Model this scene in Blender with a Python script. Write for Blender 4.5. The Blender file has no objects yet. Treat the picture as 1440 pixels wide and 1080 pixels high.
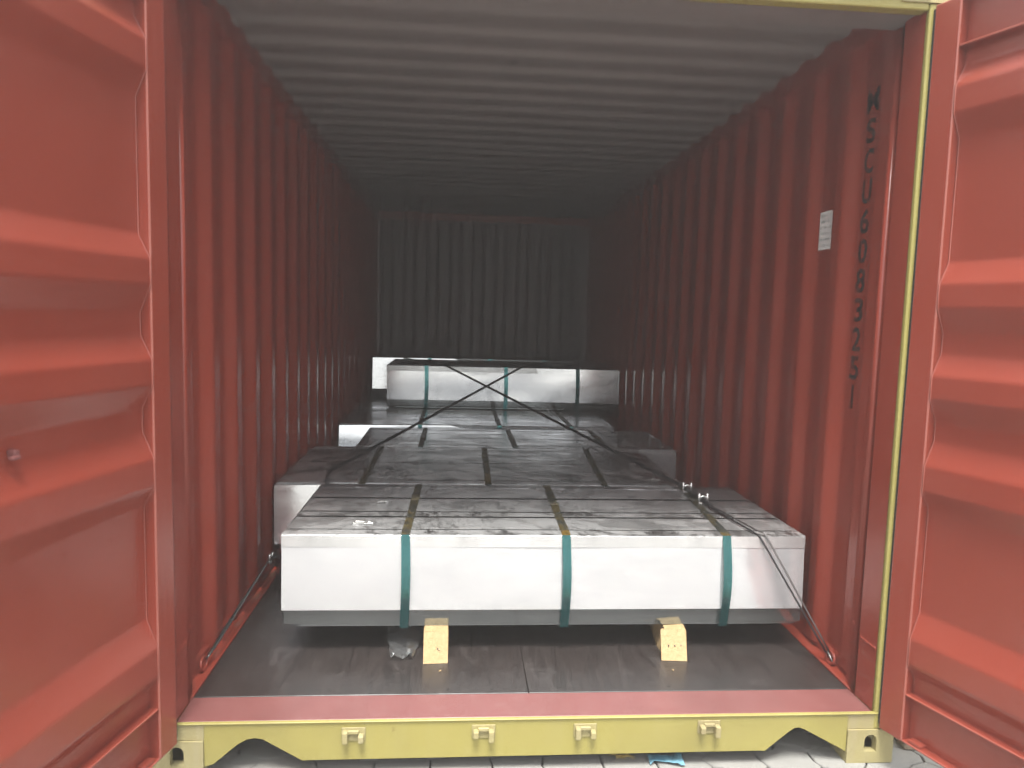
import bpy, bmesh, math, random
from mathutils import Vector, Matrix, noise as mnoise

random.seed(7)
sc = bpy.context.scene
col = sc.collection
R = math.radians

# ------------------------------------------------------------------ camera
cam_d = bpy.data.cameras.new('camera')
cam = bpy.data.objects.new('camera', cam_d)
col.objects.link(cam)
sc.camera = cam
CAM = Vector((-0.2857, -2.2237, 1.481))
yaw, pitch, roll, fpx = 0.0778, 0.0949, 0.0273, 1015.5
fwd = Vector((math.sin(yaw) * math.cos(pitch), math.cos(yaw) * math.cos(pitch), -math.sin(pitch)))
rt = Vector((math.cos(yaw), -math.sin(yaw), 0))
up = rt.cross(fwd)
r2 = rt * math.cos(roll) + up * math.sin(roll)
u2 = -rt * math.sin(roll) + up * math.cos(roll)
cam.matrix_world = Matrix(((r2.x, u2.x, -fwd.x, CAM.x), (r2.y, u2.y, -fwd.y, CAM.y),
                           (r2.z, u2.z, -fwd.z, CAM.z), (0, 0, 0, 1)))
cam_d.sensor_width = 36.0
cam_d.lens = fpx / 1440.0 * 36.0
cam_d.clip_start = 0.05
cam_d.clip_end = 2000

VEIL = 0.0125  # density of the added volume that imitates lens glare
# ------------------------------------------------------------------ sky, sun, exposure
SUN_EL, SUN_AZ = 70.0, 185.0          # azimuth measured clockwise from +y
w = bpy.data.worlds.new('World')
sc.world = w
w.use_nodes = True
nt = w.node_tree
nt.nodes.clear()
out = nt.nodes.new('ShaderNodeOutputWorld')
bg = nt.nodes.new('ShaderNodeBackground')
sky = nt.nodes.new('ShaderNodeTexSky')
sky.sky_type = 'NISHITA'
sky.sun_disc = False
sky.sun_elevation = R(SUN_EL)
sky.sun_rotation = R(SUN_AZ)
sky.air_density = 1.0
sky.dust_density = 4.0
sky.ozone_density = 1.0
hs = nt.nodes.new('ShaderNodeHueSaturation')      # an overcast sky: the blue greyed out
hs.inputs['Saturation'].default_value = 0.18
nt.links.new(sky.outputs[0], hs.inputs['Color'])
nt.links.new(hs.outputs[0], bg.inputs['Color'])
bg.inputs['Strength'].default_value = 0.09
nt.links.new(bg.outputs[0], out.inputs['Surface'])

sun_d = bpy.data.lights.new('sun', 'SUN')
sun_d.energy = 1.5
sun_d.angle = R(22)
sun_d.color = (1.0, 0.97, 0.92)
sun = bpy.data.objects.new('sun', sun_d)
col.objects.link(sun)
sd = Vector((math.sin(R(SUN_AZ)) * math.cos(R(SUN_EL)), math.cos(R(SUN_AZ)) * math.cos(R(SUN_EL)), math.sin(R(SUN_EL))))
sun.rotation_euler = sd.to_track_quat('Z', 'Y').to_euler()
sun.location = (0, -10, 20)

sc.view_settings.view_transform = 'Standard'
sc.view_settings.look = 'None'
sc.view_settings.exposure = 2.12
sc.view_settings.gamma = 1.0
sc.view_settings.use_curve_mapping = False
sc.render.engine = 'CYCLES'
sc.cycles.use_denoising = True
try:
    sc.cycles.denoiser = 'OPENIMAGEDENOISE'
except Exception:
    pass
try:
    sc.cycles.denoising_input_passes = 'RGB'
except Exception:
    pass
sc.cycles.max_bounces = 10
sc.cycles.diffuse_bounces = 6
sc.cycles.glossy_bounces = 5
sc.cycles.transmission_bounces = 6
sc.cycles.volume_bounces = 1
sc.cycles.sample_clamp_indirect = 8
sc.cycles.caustics_reflective = True


# ------------------------------------------------------------------ materials
class NT:
    def __init__(s, name):
        s.m = bpy.data.materials.new(name)
        s.m.use_nodes = True
        s.t = s.m.node_tree
        s.b = s.t.nodes['Principled BSDF']
        s.co = s.t.nodes.new('ShaderNodeTexCoord')

    def n(s, typ, **kw):
        nd = s.t.nodes.new(typ)
        for k, v in kw.items():
            setattr(nd, k, v)
        return nd

    def l(s, a, b):
        s.t.links.new(a, b)

    def mapped(s, scale=(1, 1, 1), rot=(0, 0, 0)):
        mp = s.n('ShaderNodeMapping')
        mp.inputs['Scale'].default_value = scale
        mp.inputs['Rotation'].default_value = rot
        s.l(s.co.outputs['Object'], mp.inputs['Vector'])
        return mp.outputs['Vector']

    def noise(s, scale, detail=4, rough=0.55, vec=None, dist=0.0):
        nd = s.n('ShaderNodeTexNoise')
        nd.inputs['Scale'].default_value = scale
        nd.inputs['Detail'].default_value = detail
        nd.inputs['Roughness'].default_value = rough
        nd.inputs['Distortion'].default_value = dist
        s.l(vec if vec is not None else s.co.outputs['Object'], nd.inputs['Vector'])
        return nd.outputs['Fac']

    def ramp(s, fac, stops):
        nd = s.n('ShaderNodeValToRGB')
        el = nd.color_ramp.elements
        while len(el) < len(stops):
            el.new(0.5)
        for e, (p, c) in zip(el, stops):
            e.position = p
            e.color = (c, c, c, 1) if not isinstance(c, tuple) else (*c, 1)
        s.l(fac, nd.inputs['Fac'])
        return nd.outputs['Color']

    def mix(s, fac, a, b, mode='MIX'):
        nd = s.n('ShaderNodeMix', data_type='RGBA', blend_type=mode)
        for sock, v in ((nd.inputs[0], fac), (nd.inputs[6], a), (nd.inputs[7], b)):
            if isinstance(v, tuple):
                sock.default_value = (*v, 1)
            elif isinstance(v, (int, float)):
                sock.default_value = v
            else:
                s.l(v, sock)
        return nd.outputs[2]

    def mul(s, a, k):
        nd = s.n('ShaderNodeMath', operation='MULTIPLY')
        s.l(a, nd.inputs[0])
        if isinstance(k, (int, float)):
            nd.inputs[1].default_value = k
        else:
            s.l(k, nd.inputs[1])
        return nd.outputs[0]

    def setc(s, v):
        if isinstance(v, tuple):
            s.b.inputs['Base Color'].default_value = (*v, 1)
        else:
            s.l(v, s.b.inputs['Base Color'])
        return s

    def setp(s, name, v):
        if isinstance(v, (int, float)):
            s.b.inputs[name].default_value = v
        else:
            s.l(v, s.b.inputs[name])
        return s

    def bump(s, h, strength=0.2, dist=0.002):
        nd = s.n('ShaderNodeBump')
        nd.inputs['Strength'].default_value = strength
        nd.inputs['Distance'].default_value = dist
        s.l(h, nd.inputs['Height'])
        s.l(nd.outputs['Normal'], s.b.inputs['Normal'])
        return s


def paint(name, base, light, dark, rough=0.42, dust=0.10, rust=0.1, scuff=0.0):
    """Worn container paint: slow tone drift, streaks, chalky dust, a few rust specks."""
    a = NT(name)
    big = a.ramp(a.noise(2.3, 5, 0.6), [(0.3, 0.0), (0.72, 1.0)])
    c = a.mix(a.mul(big, 0.45), base, light)
    st = a.ramp(a.noise(3.0, 5, 0.65, a.mapped((7, 7, 0.5))), [(0.48, 0.0), (0.75, 1.0)])
    c = a.mix(a.mul(st, dust), c, light)
    sp = a.ramp(a.noise(3.1, 5, 0.6), [(0.45, 0.0), (0.75, 1.0)])
    c = a.mix(a.mul(sp, 0.5), c, dark)
    rs = a.ramp(a.noise(12, 7, 0.75), [(0.655, 0.0), (0.69, 1.0)])
    c = a.mix(a.mul(rs, rust * 4), c, (0.10, 0.045, 0.02)) if rust > 0.11 else c
    if scuff:
        sf = a.ramp(a.noise(1.6, 5, 0.6, a.mapped((1, 0.9, 26))), [(0.60, 0.0), (0.66, 1.0)])
        sg = a.ramp(a.noise(1.1, 3, 0.5), [(0.48, 0.0), (0.62, 1.0)])
        c = a.mix(a.mul(a.mul(sf, sg), scuff), c, light)
        c = a.mix(a.mul(a.mul(sf, sg), scuff * .5), c, (0.30, 0.24, 0.20))
    a.setc(c)
    rr = a.ramp(a.noise(4, 4, 0.55), [(0.3, rough - 0.04), (0.75, rough + 0.10)])
    a.setp('Roughness', rr)
    a.bump(a.noise(2.5, 3, 0.5), 0.08, 0.012)
    return a.m


M = {}
M['red'] = paint('red_paint', (0.235, 0.043, 0.026), (0.27, 0.062, 0.044), (0.205, 0.036, 0.022), 0.27)
M['red_in'] = paint('red_inner_paint', (0.262, 0.043, 0.025), (0.295, 0.062, 0.044), (0.225, 0.036, 0.021), 0.26, scuff=0.5)
M['red_highlight'] = paint('edge_highlight_red_paint', (0.28, 0.080, 0.058), (0.33, 0.115, 0.092), (0.24, 0.062, 0.045), 0.3)  # lighter red for the bevels: edge highlights painted into the colour
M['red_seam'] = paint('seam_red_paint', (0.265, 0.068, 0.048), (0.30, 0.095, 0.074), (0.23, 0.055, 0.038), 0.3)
M['roof'] = paint('veil_grey_roof_paint', (0.19, 0.168, 0.158), (0.24, 0.218, 0.206), (0.14, 0.122, 0.115), 0.5)  # red roof greyed: lens veil painted into the base colour
M['end'] = paint('veil_grey_end_paint', (0.13, 0.095, 0.09), (0.165, 0.13, 0.123), (0.09, 0.065, 0.06), 0.45)  # end wall red dulled to grey, veiling glare put into its colour
M['pink'] = paint('worn_threshold_paint', (0.175, 0.060, 0.056), (0.21, 0.095, 0.088), (0.11, 0.04, 0.036), 0.34, 0.6)
M['yellow'] = paint('yellow_paint', (0.305, 0.265, 0.072), (0.325, 0.288, 0.10), (0.21, 0.178, 0.055), 0.45, 0.5, 0.12)
M['yellow_dusty'] = paint('dusty_yellow_paint', (0.33, 0.285, 0.12), (0.35, 0.31, 0.19), (0.20, 0.155, 0.08), 0.6, 0.7, 0.15)

a = NT('black_rubber'); a.setc((0.015, 0.015, 0.015)); a.setp('Roughness', 0.6); M['rubber'] = a.m
a = NT('black_stencil_paint')
a.setc(a.mix(a.ramp(a.noise(40, 5, 0.7), [(0.45, 0.0), (0.62, 1.0)]), (0.022, 0.018, 0.017), (0.12, 0.035, 0.025))); a.setp('Roughness', 0.5); M['ink'] = a.m

# galvanised sheet, clean
a = NT('galvanised_sheet')
sp = a.ramp(a.noise(9, 5, 0.6, a.mapped((1, 1, 2.5))), [(0.3, 0.0), (0.75, 1.0)])
a.setc(a.mix(sp, (0.59, 0.603, 0.613), (0.67, 0.68, 0.685)))
a.setp('Metallic', 0.50)
a.setp('Roughness', a.ramp(a.noise(6, 4, 0.6, a.mapped((1, 1, 4))), [(0.3, 0.07), (0.8, 0.13)]))
M['galv'] = a.m
a = NT('bright_galvanised_sheet')
a.setc(a.mix(a.noise(5, 4, 0.6, a.mapped((1, 1, 3))), (0.86, 0.88, 0.89), (0.93, 0.945, 0.95)))
a.setp('Metallic', 0.80)
a.setp('Roughness', a.ramp(a.noise(6, 4, 0.6, a.mapped((1, 1, 4))), [(0.3, 0.10), (0.8, 0.20)]))
M['galv_bright'] = a.m
a = NT('dusty_galvanised_band')
f = a.ramp(a.noise(5, 6, 0.65, a.mapped((1, 1, 0.4))), [(0.4, 0.0), (0.7, 1.0)])
a.setc(a.mix(f, (0.74, 0.75, 0.745), (0.52, 0.53, 0.525)))
a.setp('Metallic', 0.6); a.setp('Roughness', 0.22); M['galv_band'] = a.m
a = NT('floor_reflection_steel')
a.setc(a.mix(a.noise(6, 4, 0.6, a.mapped((0.6, 1, 3))), (0.26, 0.28, 0.275), (0.38, 0.41, 0.40)))  # darker base: the dark floor reflection is put into the colour
a.setp('Metallic', 0.85); a.setp('Roughness', 0.12); M['reflection_band'] = a.m

# galvanised sheet, dirty upper faces
a = NT('dirty_galvanised_sheet')
v1 = a.mapped((1.2, 0.75, 1.0))
bl = a.ramp(a.noise(3.6, 8, 0.72, v1, 0.4), [(0.43, 0.0), (0.53, 1.0)])
fine = a.ramp(a.noise(24, 7, 0.8, a.mapped((1.0, 0.7, 1.0))), [(0.46, 0.0), (0.56, 1.0)])
sm = a.ramp(a.noise(2.1, 7, 0.75, a.mapped((1.0, 0.8, 1.0)), 0.7), [(0.475, 0.0), (0.535, 1.0)])
msk = a.mix(0.6, a.mul(bl, 1.0), a.mul(bl, fine))
msk = a.mix(a.mul(sm, 0.85), msk, (1.0, 1.0, 1.0))
oi = a.n('ShaderNodeObjectInfo')
msk = a.mul(msk, a.ramp(oi.outputs['Random'], [(0.0, 0.78), (0.6, 1.0)]))
film = a.ramp(a.noise(7, 6, 0.65, a.mapped((0.5, 2.0, 1))), [(0.3, 0.0), (0.8, 1.0)])
c = a.mix(film, (0.47, 0.478, 0.472), (0.80, 0.812, 0.805))
rt_ = a.ramp(a.noise(5.5, 6, 0.7, a.mapped((1, 1, 1))), [(0.60, 0.0), (0.74, 1.0)])
c = a.mix(a.mul(rt_, 0.35), c, (0.30, 0.22, 0.11))
c = a.mix(a.mul(msk, 0.96), c, (0.022, 0.020, 0.019))
a.setc(c)
inv = a.n('ShaderNodeMath', operation='SUBTRACT'); inv.inputs[0].default_value = 0.52
a.l(a.mul(msk, 0.5), inv.inputs[1])
a.setp('Metallic', inv.outputs[0])
a.setp('Roughness', a.ramp(film, [(0.0, 0.40), (1.0, 0.13)]))
a.bump(a.noise(5, 4, 0.6, a.mapped((0.8, 1.6, 1))), 0.16, 0.012)
M['galv_top'] = a.m

a = NT('teal_strap_steel')
a.setc(a.mix(a.noise(14, 4), (0.10, 0.31, 0.32), (0.16, 0.42, 0.42)))
a.setp('Metallic', 0.95); a.setp('Roughness', 0.16); M['strap'] = a.m
a = NT('stained_strap_steel')
f = a.ramp(a.noise(16, 6, 0.7), [(0.42, 0.0), (0.6, 1.0)])
c = a.mix(f, (0.10, 0.11, 0.10), (0.24, 0.19, 0.08))
f2 = a.ramp(a.noise(4.2, 4, 0.7), [(0.56, 0.0), (0.66, 1.0)])
c = a.mix(f2, c, (0.34, 0.22, 0.05))
a.setc(c); a.setp('Metallic', 0.35); a.setp('Roughness', 0.5); M['strap_top'] = a.m
a = NT('bright_zinc'); a.setc((0.75, 0.75, 0.73)); a.setp('Metallic', 0.8); a.setp('Roughness', 0.35); M['zinc'] = a.m

# plywood container floor
a = NT('container_floor_plywood')
g = a.noise(5, 8, 0.7, a.mapped((9, 0.9, 1)))
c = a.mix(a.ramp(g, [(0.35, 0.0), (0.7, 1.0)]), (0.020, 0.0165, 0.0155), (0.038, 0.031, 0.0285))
sc1 = a.ramp(a.noise(4.5, 8, 0.75, a.mapped((2.0, 1.2, 1), (0, 0, 0.5)), 0.8), [(0.55, 0.0), (0.72, 1.0)])
c = a.mix(a.mul(sc1, 0.28), c, (0.15, 0.14, 0.137))
st = a.ramp(a.noise(9, 6, 0.7, a.mapped((1, 1.6, 1))), [(0.62, 0.0), (0.72, 1.0)])
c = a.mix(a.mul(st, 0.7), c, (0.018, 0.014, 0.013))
a.setc(c)
a.setp('Roughness', a.ramp(a.noise(7, 6, 0.65), [(0.3, 0.24), (0.75, 0.50)]))
a.bump(g, 0.2, 0.002)
M['floor'] = a.m

# softwood
a = NT('softwood')
g = a.noise(11, 6, 0.6, a.mapped((9, 0.8, 9)), 0.5)
c = a.mix(a.ramp(g, [(0.3, 0.0), (0.7, 1.0)]), (0.36, 0.245, 0.115), (0.47, 0.345, 0.175))
k = a.ramp(a.noise(18, 5, 0.7), [(0.63, 0.0), (0.72, 1.0)])
c = a.mix(a.mul(k, 0.6), c, (0.22, 0.135, 0.06))
a.setc(c); a.setp('Roughness', 0.7); a.bump(g, 0.3, 0.002); M['wood'] = a.m
a = NT('weathered_wood')
g = a.noise(11, 6, 0.6, a.mapped((0.8, 9, 9)), 0.5)
a.setc(a.mix(a.ramp(g, [(0.3, 0.0), (0.7, 1.0)]), (0.14, 0.10, 0.07), (0.34, 0.27, 0.19)))
a.setp('Roughness', 0.85); a.bump(g, 0.4, 0.004); M['wood_old'] = a.m

a = NT('black_wire_rope'); a.setc(a.mix(a.noise(120, 2), (0.02, 0.02, 0.021), (0.06, 0.06, 0.062)))
a.setp('Metallic', 0.5); a.setp('Roughness', 0.42); M['wire'] = a.m
a = NT('grey_steel_wire'); a.setc((0.22, 0.215, 0.21)); a.setp('Metallic', 0.8); a.setp('Roughness', 0.35); M['wire_grey'] = a.m

# ground
def stone(name):
    a = NT(name)
    f = a.ramp(a.noise(9, 7, 0.65), [(0.3, 0.0), (0.75, 1.0)])
    c = a.mix(f, (0.22, 0.217, 0.20), (0.29, 0.287, 0.268))
    oi = a.n('ShaderNodeObjectInfo')
    c = a.mix(a.mul(oi.outputs['Random'], 0.35), c, (0.20, 0.205, 0.197))
    sp = a.ramp(a.noise(60, 4, 0.7), [(0.60, 0.0), (0.70, 1.0)])
    c = a.mix(a.mul(sp, 0.4), c, (0.20, 0.19, 0.17))
    a.setc(c); a.setp('Roughness', 0.9); a.bump(a.noise(90, 4, 0.7), 0.3, 0.003)
    return a.m
M['stone'] = stone('paver_concrete')
a = NT('paved_ground')
vo = a.n('ShaderNodeTexVoronoi', feature='DISTANCE_TO_EDGE')
vo.inputs['Scale'].default_value = 6.5
a.l(a.co.outputs['Object'], vo.inputs['Vector'])
jt = a.ramp(vo.outputs['Distance'], [(0.006, 0.0), (0.03, 1.0)])
c = a.mix(a.ramp(a.noise(1.3, 7, 0.65), [(0.3, 0.0), (0.75, 1.0)]), (0.25, 0.247, 0.235), (0.28, 0.277, 0.265))
a.setc(a.mix(jt, (0.22, 0.21, 0.195), c)); a.setp('Roughness', 0.9)
a.bump(jt, 0.5, 0.008)
M['ground'] = a.m
a = NT('black_grime'); a.setc((0.012, 0.011, 0.010)); a.setp('Roughness', 0.9); M['grime'] = a.m
a = NT('joint_sand'); a.setc((0.09, 0.085, 0.075)); a.setp('Roughness', 0.95); M['joint'] = a.m

a = NT('notice_paper')
ln = a.n('ShaderNodeTexWave', wave_type='BANDS', bands_direction='Z')
ln.inputs['Scale'].default_value = 13
ln.inputs['Distortion'].default_value = 0.0
a.l(a.co.outputs['Object'], ln.inputs['Vector'])
gl = a.noise(110, 2, 0.6, a.mapped((1, 1, 0.4)))
tx = a.mul(a.ramp(ln.outputs['Fac'], [(0.55, 0.0), (0.75, 1.0)]), a.ramp(gl, [(0.45, 0.0), (0.55, 1.0)]))
a.setc(a.mix(a.mul(tx, 0.75), (0.78, 0.79, 0.76), (0.22, 0.27, 0.27)))
a.setp('Roughness', 0.6); M['paper'] = a.m
a = NT('clear_film'); a.setc((0.42, 0.43, 0.43)); a.setp('Roughness', 0.25)
a.b.inputs['Transmission Weight'].default_value = 0.9
a.b.inputs['IOR'].default_value = 1.2
M['film'] = a.m
a = NT('blue_plastic'); a.setc(a.mix(a.noise(40, 3), (0.03, 0.17, 0.28), (0.25, 0.45, 0.52))); a.setp('Roughness', 0.35); M['blue'] = a.m
a = NT('white_print'); a.setc((0.75, 0.78, 0.78)); a.setp('Roughness', 0.4); M['white'] = a.m
a = NT('dry_straw'); a.setc((0.46, 0.33, 0.09)); a.setp('Roughness', 0.8); M['straw'] = a.m


# ------------------------------------------------------------------ mesh helpers
class MB:
    """Collects shapes (in world coordinates), links them as one mesh object."""
    def __init__(s):
        s.bm = bmesh.new()
        s.mi = 0

    def face(s, pts, mi=None):
        f = s.bm.faces.new([s.bm.verts.new(p) for p in pts])
        f.material_index = s.mi if mi is None else mi
        return f

    def box(s, x0, x1, y0, y1, z0, z1, bevel=0.0, xf=None, seg=1, edge_mi=None):
        if bevel > 0:
            t = bmesh.new()
            bmesh.ops.create_cube(t, size=1.0)
            for v in t.verts:
                v.co = Vector((x0 + (v.co.x + .5) * (x1 - x0), y0 + (v.co.y + .5) * (y1 - y0), z0 + (v.co.z + .5) * (z1 - z0)))
            bmesh.ops.bevel(t, geom=t.edges[:], offset=bevel, segments=seg, affect='EDGES', profile=0.5)
            m0 = s.mi
            if edge_mi is None:
                s.add(t, xf)
            else:
                t.normal_update()
                m = {v: s.bm.verts.new(xf @ v.co if xf is not None else v.co) for v in t.verts}
                for f in t.faces:
                    g_ = s.bm.faces.new([m[v] for v in f.verts])
                    g_.material_index = m0 if max(abs(c_) for c_ in f.normal) > 0.98 else edge_mi
            t.free()
            return s
        c = [Vector((x, y, z)) for z in (z0, z1) for y in (y0, y1) for x in (x0, x1)]
        if xf is not None:
            c = [xf @ p for p in c]
        v = [s.bm.verts.new(p) for p in c]
        for q in ((0, 2, 3, 1), (4, 5, 7, 6), (0, 1, 5, 4), (2, 6, 7, 3), (0, 4, 6, 2), (1, 3, 7, 5)):
            f = s.bm.faces.new([v[i] for i in q])
            f.material_index = s.mi
        return s

    def add(s, t, xf=None):
        m = {}
        for v in t.verts:
            m[v] = s.bm.verts.new(xf @ v.co if xf is not None else v.co)
        for f in t.faces:
            g = s.bm.faces.new([m[v] for v in f.verts])
            g.material_index = s.mi
        return s

    def prism(s, poly, place, d0, d1):
        """poly: 2D outline; place(a, b, d) -> 3D; extruded between d0 and d1."""
        lo = [s.bm.verts.new(place(a, b, d0)) for a, b in poly]
        hi = [s.bm.verts.new(place(a, b, d1)) for a, b in poly]
        fs = [s.bm.faces.new(lo), s.bm.faces.new(list(reversed(hi)))]
        n = len(poly)
        for i in range(n):
            fs.append(s.bm.faces.new((lo[i], hi[i], hi[(i + 1) % n], lo[(i + 1) % n])))
        for f in fs:
            f.material_index = s.mi
        return s

    def tube(s, pts, r, n=8, caps=True):
        pts = [Vector(p) for p in pts]
        rings = []
        prev = None
        for i, p in enumerate(pts):
            t = (pts[min(i + 1, len(pts) - 1)] - pts[max(i - 1, 0)]).normalized()
            if prev is None:
                u = t.orthogonal().normalized()
            else:
                u = (prev - t * prev.dot(t)).normalized()
            prev = u
            v = t.cross(u)
            rr = r[i] if isinstance(r, (list, tuple)) else r
            rings.append([s.bm.verts.new(p + (u * math.cos(2 * math.pi * k / n) + v * math.sin(2 * math.pi * k / n)) * rr) for k in range(n)])
        for a, b in zip(rings, rings[1:]):
            for k in range(n):
                f = s.bm.faces.new((a[k], a[(k + 1) % n], b[(k + 1) % n], b[k]))
                f.material_index = s.mi
                f.smooth = True
        if caps:
            s.bm.faces.new(list(reversed(rings[0]))).material_index = s.mi
            s.bm.faces.new(rings[-1]).material_index = s.mi
        return s

    def build(s, name, mats, parent=None, origin=None, smooth_angle=None, normals=True):
        if normals:
            bmesh.ops.recalc_face_normals(s.bm, faces=s.bm.faces[:])
        o0 = Vector(origin) if origin is not None else (base_of(parent) if parent is not None else Vector((0, 0, 0)))
        if o0.length > 0:
            bmesh.ops.translate(s.bm, verts=s.bm.verts[:], vec=-o0)
        me = bpy.data.meshes.new(name)
        s.bm.to_mesh(me)
        s.bm.free()
        for m in (mats if isinstance(mats, (list, tuple)) else [mats]):
            me.materials.append(m)
        o = bpy.data.objects.new(name, me)
        col.objects.link(o)
        if parent is not None:
            o.parent = parent
        else:
            o.location = o0
        return o


def base_of(o):
    b = Vector((0, 0, 0))
    while o is not None:
        b += o.location
        o = o.parent
    return b


def tag(o, label=None, cat=None, group=None, kind=None):
    if label:
        o['label'] = label
    if cat:
        o['category'] = cat
    if group:
        o['group'] = group
    if kind:
        o['kind'] = kind
    return o


def thing(name, label, cat, loc, group=None):
    o = bpy.data.objects.new(name, None)
    o.empty_display_size = 0.1
    o.location = loc
    col.objects.link(o)
    return tag(o, label, cat, group)


def lerp(a, b, t):
    return a + (b - a) * t


# ------------------------------------------------------------------ ground and pavers
g = MB()
g.face([(-70, -70, -0.014), (70, -70, -0.014), (70, 70, -0.014), (-70, 70, -0.014)])
ground = tag(g.build('ground', M['ground']), kind='structure')

pav = MB()
PX0, PX1, PY0, PY1 = -2.0, 2.0, -0.62, 0.62
pav.box(PX0 - .06, PX1 + .06, PY0 - .06, PY1 + .06, -0.026, -0.010)
pavement = tag(pav.build('pavement', M['joint'], origin=(0, 0, 0)), kind='structure')
# interlocking stones: a jittered hexagonal lattice whose shared edges wander
HX, HY = 0.185, 0.13


def jit(p, a=0.034):
    q = Vector((round(p[0], 3) * 7.31, round(p[1], 3) * 9.17, 3.3))
    return Vector((p[0] + mnoise.noise(q * 11.3) * a, p[1] + mnoise.noise(q * 13.7 + Vector((5, 9, 1))) * a, 0))


nrow = int((PY1 - PY0) / HY) + 1
ncol = int((PX1 - PX0) / HX) + 1
for j in range(nrow):
    for i in range(ncol):
        cx = PX0 + (i + 0.5 * (j % 2)) * HX
        cy = PY0 + j * HY
        if cx > PX1:
            continue
        hexa = [(cx, cy + HY * .66), (cx + HX / 2, cy + HY * .34), (cx + HX / 2, cy - HY * .34),
                (cx, cy - HY * .66), (cx - HX / 2, cy - HY * .34), (cx - HX / 2, cy + HY * .34)]
        pts = []
        for k in range(6):
            A, B = hexa[k], hexa[(k + 1) % 6]
            pts.append(jit(A))
            mid = ((A[0] + B[0]) / 2, (A[1] + B[1]) / 2)
            pts.append(jit(mid, 0.055))
        c = Vector((cx, cy, 0))
        s_ = MB()
        h = mnoise.noise(Vector((cx * 5, cy * 5, 1))) * 0.003
        def shr(p, d):
            v = p - c
            return c + v * max(0.2, 1 - d / max(v.length, 1e-4))
        bot = [s_.bm.verts.new(Vector((*shr(p, .0028)[:2], -0.012))) for p in pts]
        mid_ = [s_.bm.verts.new(Vector((*shr(p, .0028)[:2], -0.004 + h))) for p in pts]
        top = [s_.bm.verts.new(Vector((*shr(p, .0055)[:2], -0.0005 + h))) for p in pts]
        n = len(pts)
        for k in range(n):
            s_.bm.faces.new((bot[k], bot[(k + 1) % n], mid_[(k + 1) % n], mid_[k]))
            s_.bm.faces.new((mid_[k], mid_[(k + 1) % n], top[(k + 1) % n], top[k]))
        s_.bm.faces.new(top)
        s_.build('paving_stone', M['stone'], pavement)

# ------------------------------------------------------------------ shipping container
HW = 1.1447           # half the clear door opening
FZ = 0.176            # floor level
HZ = 2.452            # underside of the header
YB = 5.94             # end wall
cont = thing('shipping_container', 'open shipping container painted red inside with a yellow frame, loaded with metal bundles', 'shipping container', (0, 0, 0))


def corr(u0, u1, pitch, flat_a, slope, flat_b, first=0.0):
    """Trapezoid profile: list of (u, d) with d = 1 on the raised flats, 0 in the recesses."""
    pts = [(u0, 1.0)]
    u = u0 + first
    while u + slope * 2 + flat_a < u1:
        pts += [(u, 1.0), (u + slope, 0.0), (u + slope + flat_a, 0.0), (u + 2 * slope + flat_a, 1.0)]
        u += pitch
    pts.append((u1, 1.0))
    return pts


def sheet(mb, prof, place, v0, v1, thick, mi_in=0, mi_out=1, round_r=0.012):
    """Corrugated sheet: inner and outer skins; place(u, v, d) -> point."""
    # rounded bends: replace each inner profile point by two, so the folds catch the light
    pr = [prof[0]]
    for a_, b_, c_ in zip(prof, prof[1:], prof[2:]):
        la, lc = abs(b_[0] - a_[0]), abs(c_[0] - b_[0])
        ta, tc = min(round_r / max(la, 1e-5), 0.42), min(round_r / max(lc, 1e-5), 0.42)
        A_ = (lerp(b_[0], a_[0], ta), lerp(b_[1], a_[1], ta))
        C_ = (lerp(b_[0], c_[0], tc), lerp(b_[1], c_[1], tc))
        for k in range(5):
            t = k / 4
            pr.append(tuple((1 - t) ** 2 * A_[i] + 2 * t * (1 - t) * b_[i] + t * t * C_[i] for i in (0, 1)))
    pr.append(prof[-1])
    for (off, mi) in ((0.0, mi_in), (thick, mi_out)):
        lo = [mb.bm.verts.new(place(u, v0, d, off)) for u, d in pr]
        hi = [mb.bm.verts.new(place(u, v1, d, off)) for u, d in pr]
        for k in range(len(pr) - 1):
            f = mb.bm.faces.new((lo[k], lo[k + 1], hi[k + 1], hi[k]))
            f.material_index = mi
    return mb


WX, WD = 1.170, 0.036      # inner flat of the side walls, corrugation depth
side_prof = corr(0.215, YB - 0.02, 0.278, 0.110, 0.050, 0.068, first=0.06)
walls = []
for sgn in (-1, 1):
    mb = MB()
    sheet(mb, side_prof, lambda u, v, d, off, s=sgn: Vector((s * (WX + WD * (1 - d) + off), u, v)), FZ + .03, 2.556, 0.003)
    wl = mb.build('side_wall', [M['red_in'], M['yellow']], cont, normals=False)
    walls.append(wl)
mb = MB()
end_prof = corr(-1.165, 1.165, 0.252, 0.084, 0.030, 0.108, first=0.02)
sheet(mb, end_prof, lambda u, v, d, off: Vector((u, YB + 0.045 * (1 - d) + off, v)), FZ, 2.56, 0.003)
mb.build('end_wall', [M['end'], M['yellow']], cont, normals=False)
for sgn in (-1, 1):
    mb = MB()
    a_, b_ = sorted((sgn * 1.1655, sgn * 1.2185))
    mb.box(a_, b_, YB - .022, YB + .11, 0.12, 2.499)
    mb.build('corner_post', M['red_in'], cont)
mb = MB()
mb.box(-1.2, 1.2, YB - .010, YB + .11, 2.4995, 2.588)
mb.build('end_header', M['red_in'], cont)
mb = MB()
mb.box(-1.2, 1.2, YB + .001, YB + .11, 0.05, FZ, 0.005)
mb.build('end_sill', M['yellow'], cont)
mb = MB()
roof_prof = corr(0.10, YB + .05, 0.21, 0.075, 0.035, 0.065, first=0.05)
sheet(mb, roof_prof, lambda u, v, d, off: Vector((v, u, 2.565 + 0.020 * (1 - d) + off)), -1.19, 1.19, 0.003)
mb.build('roof', [M['roof'], M['yellow']], cont, normals=False)

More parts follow.
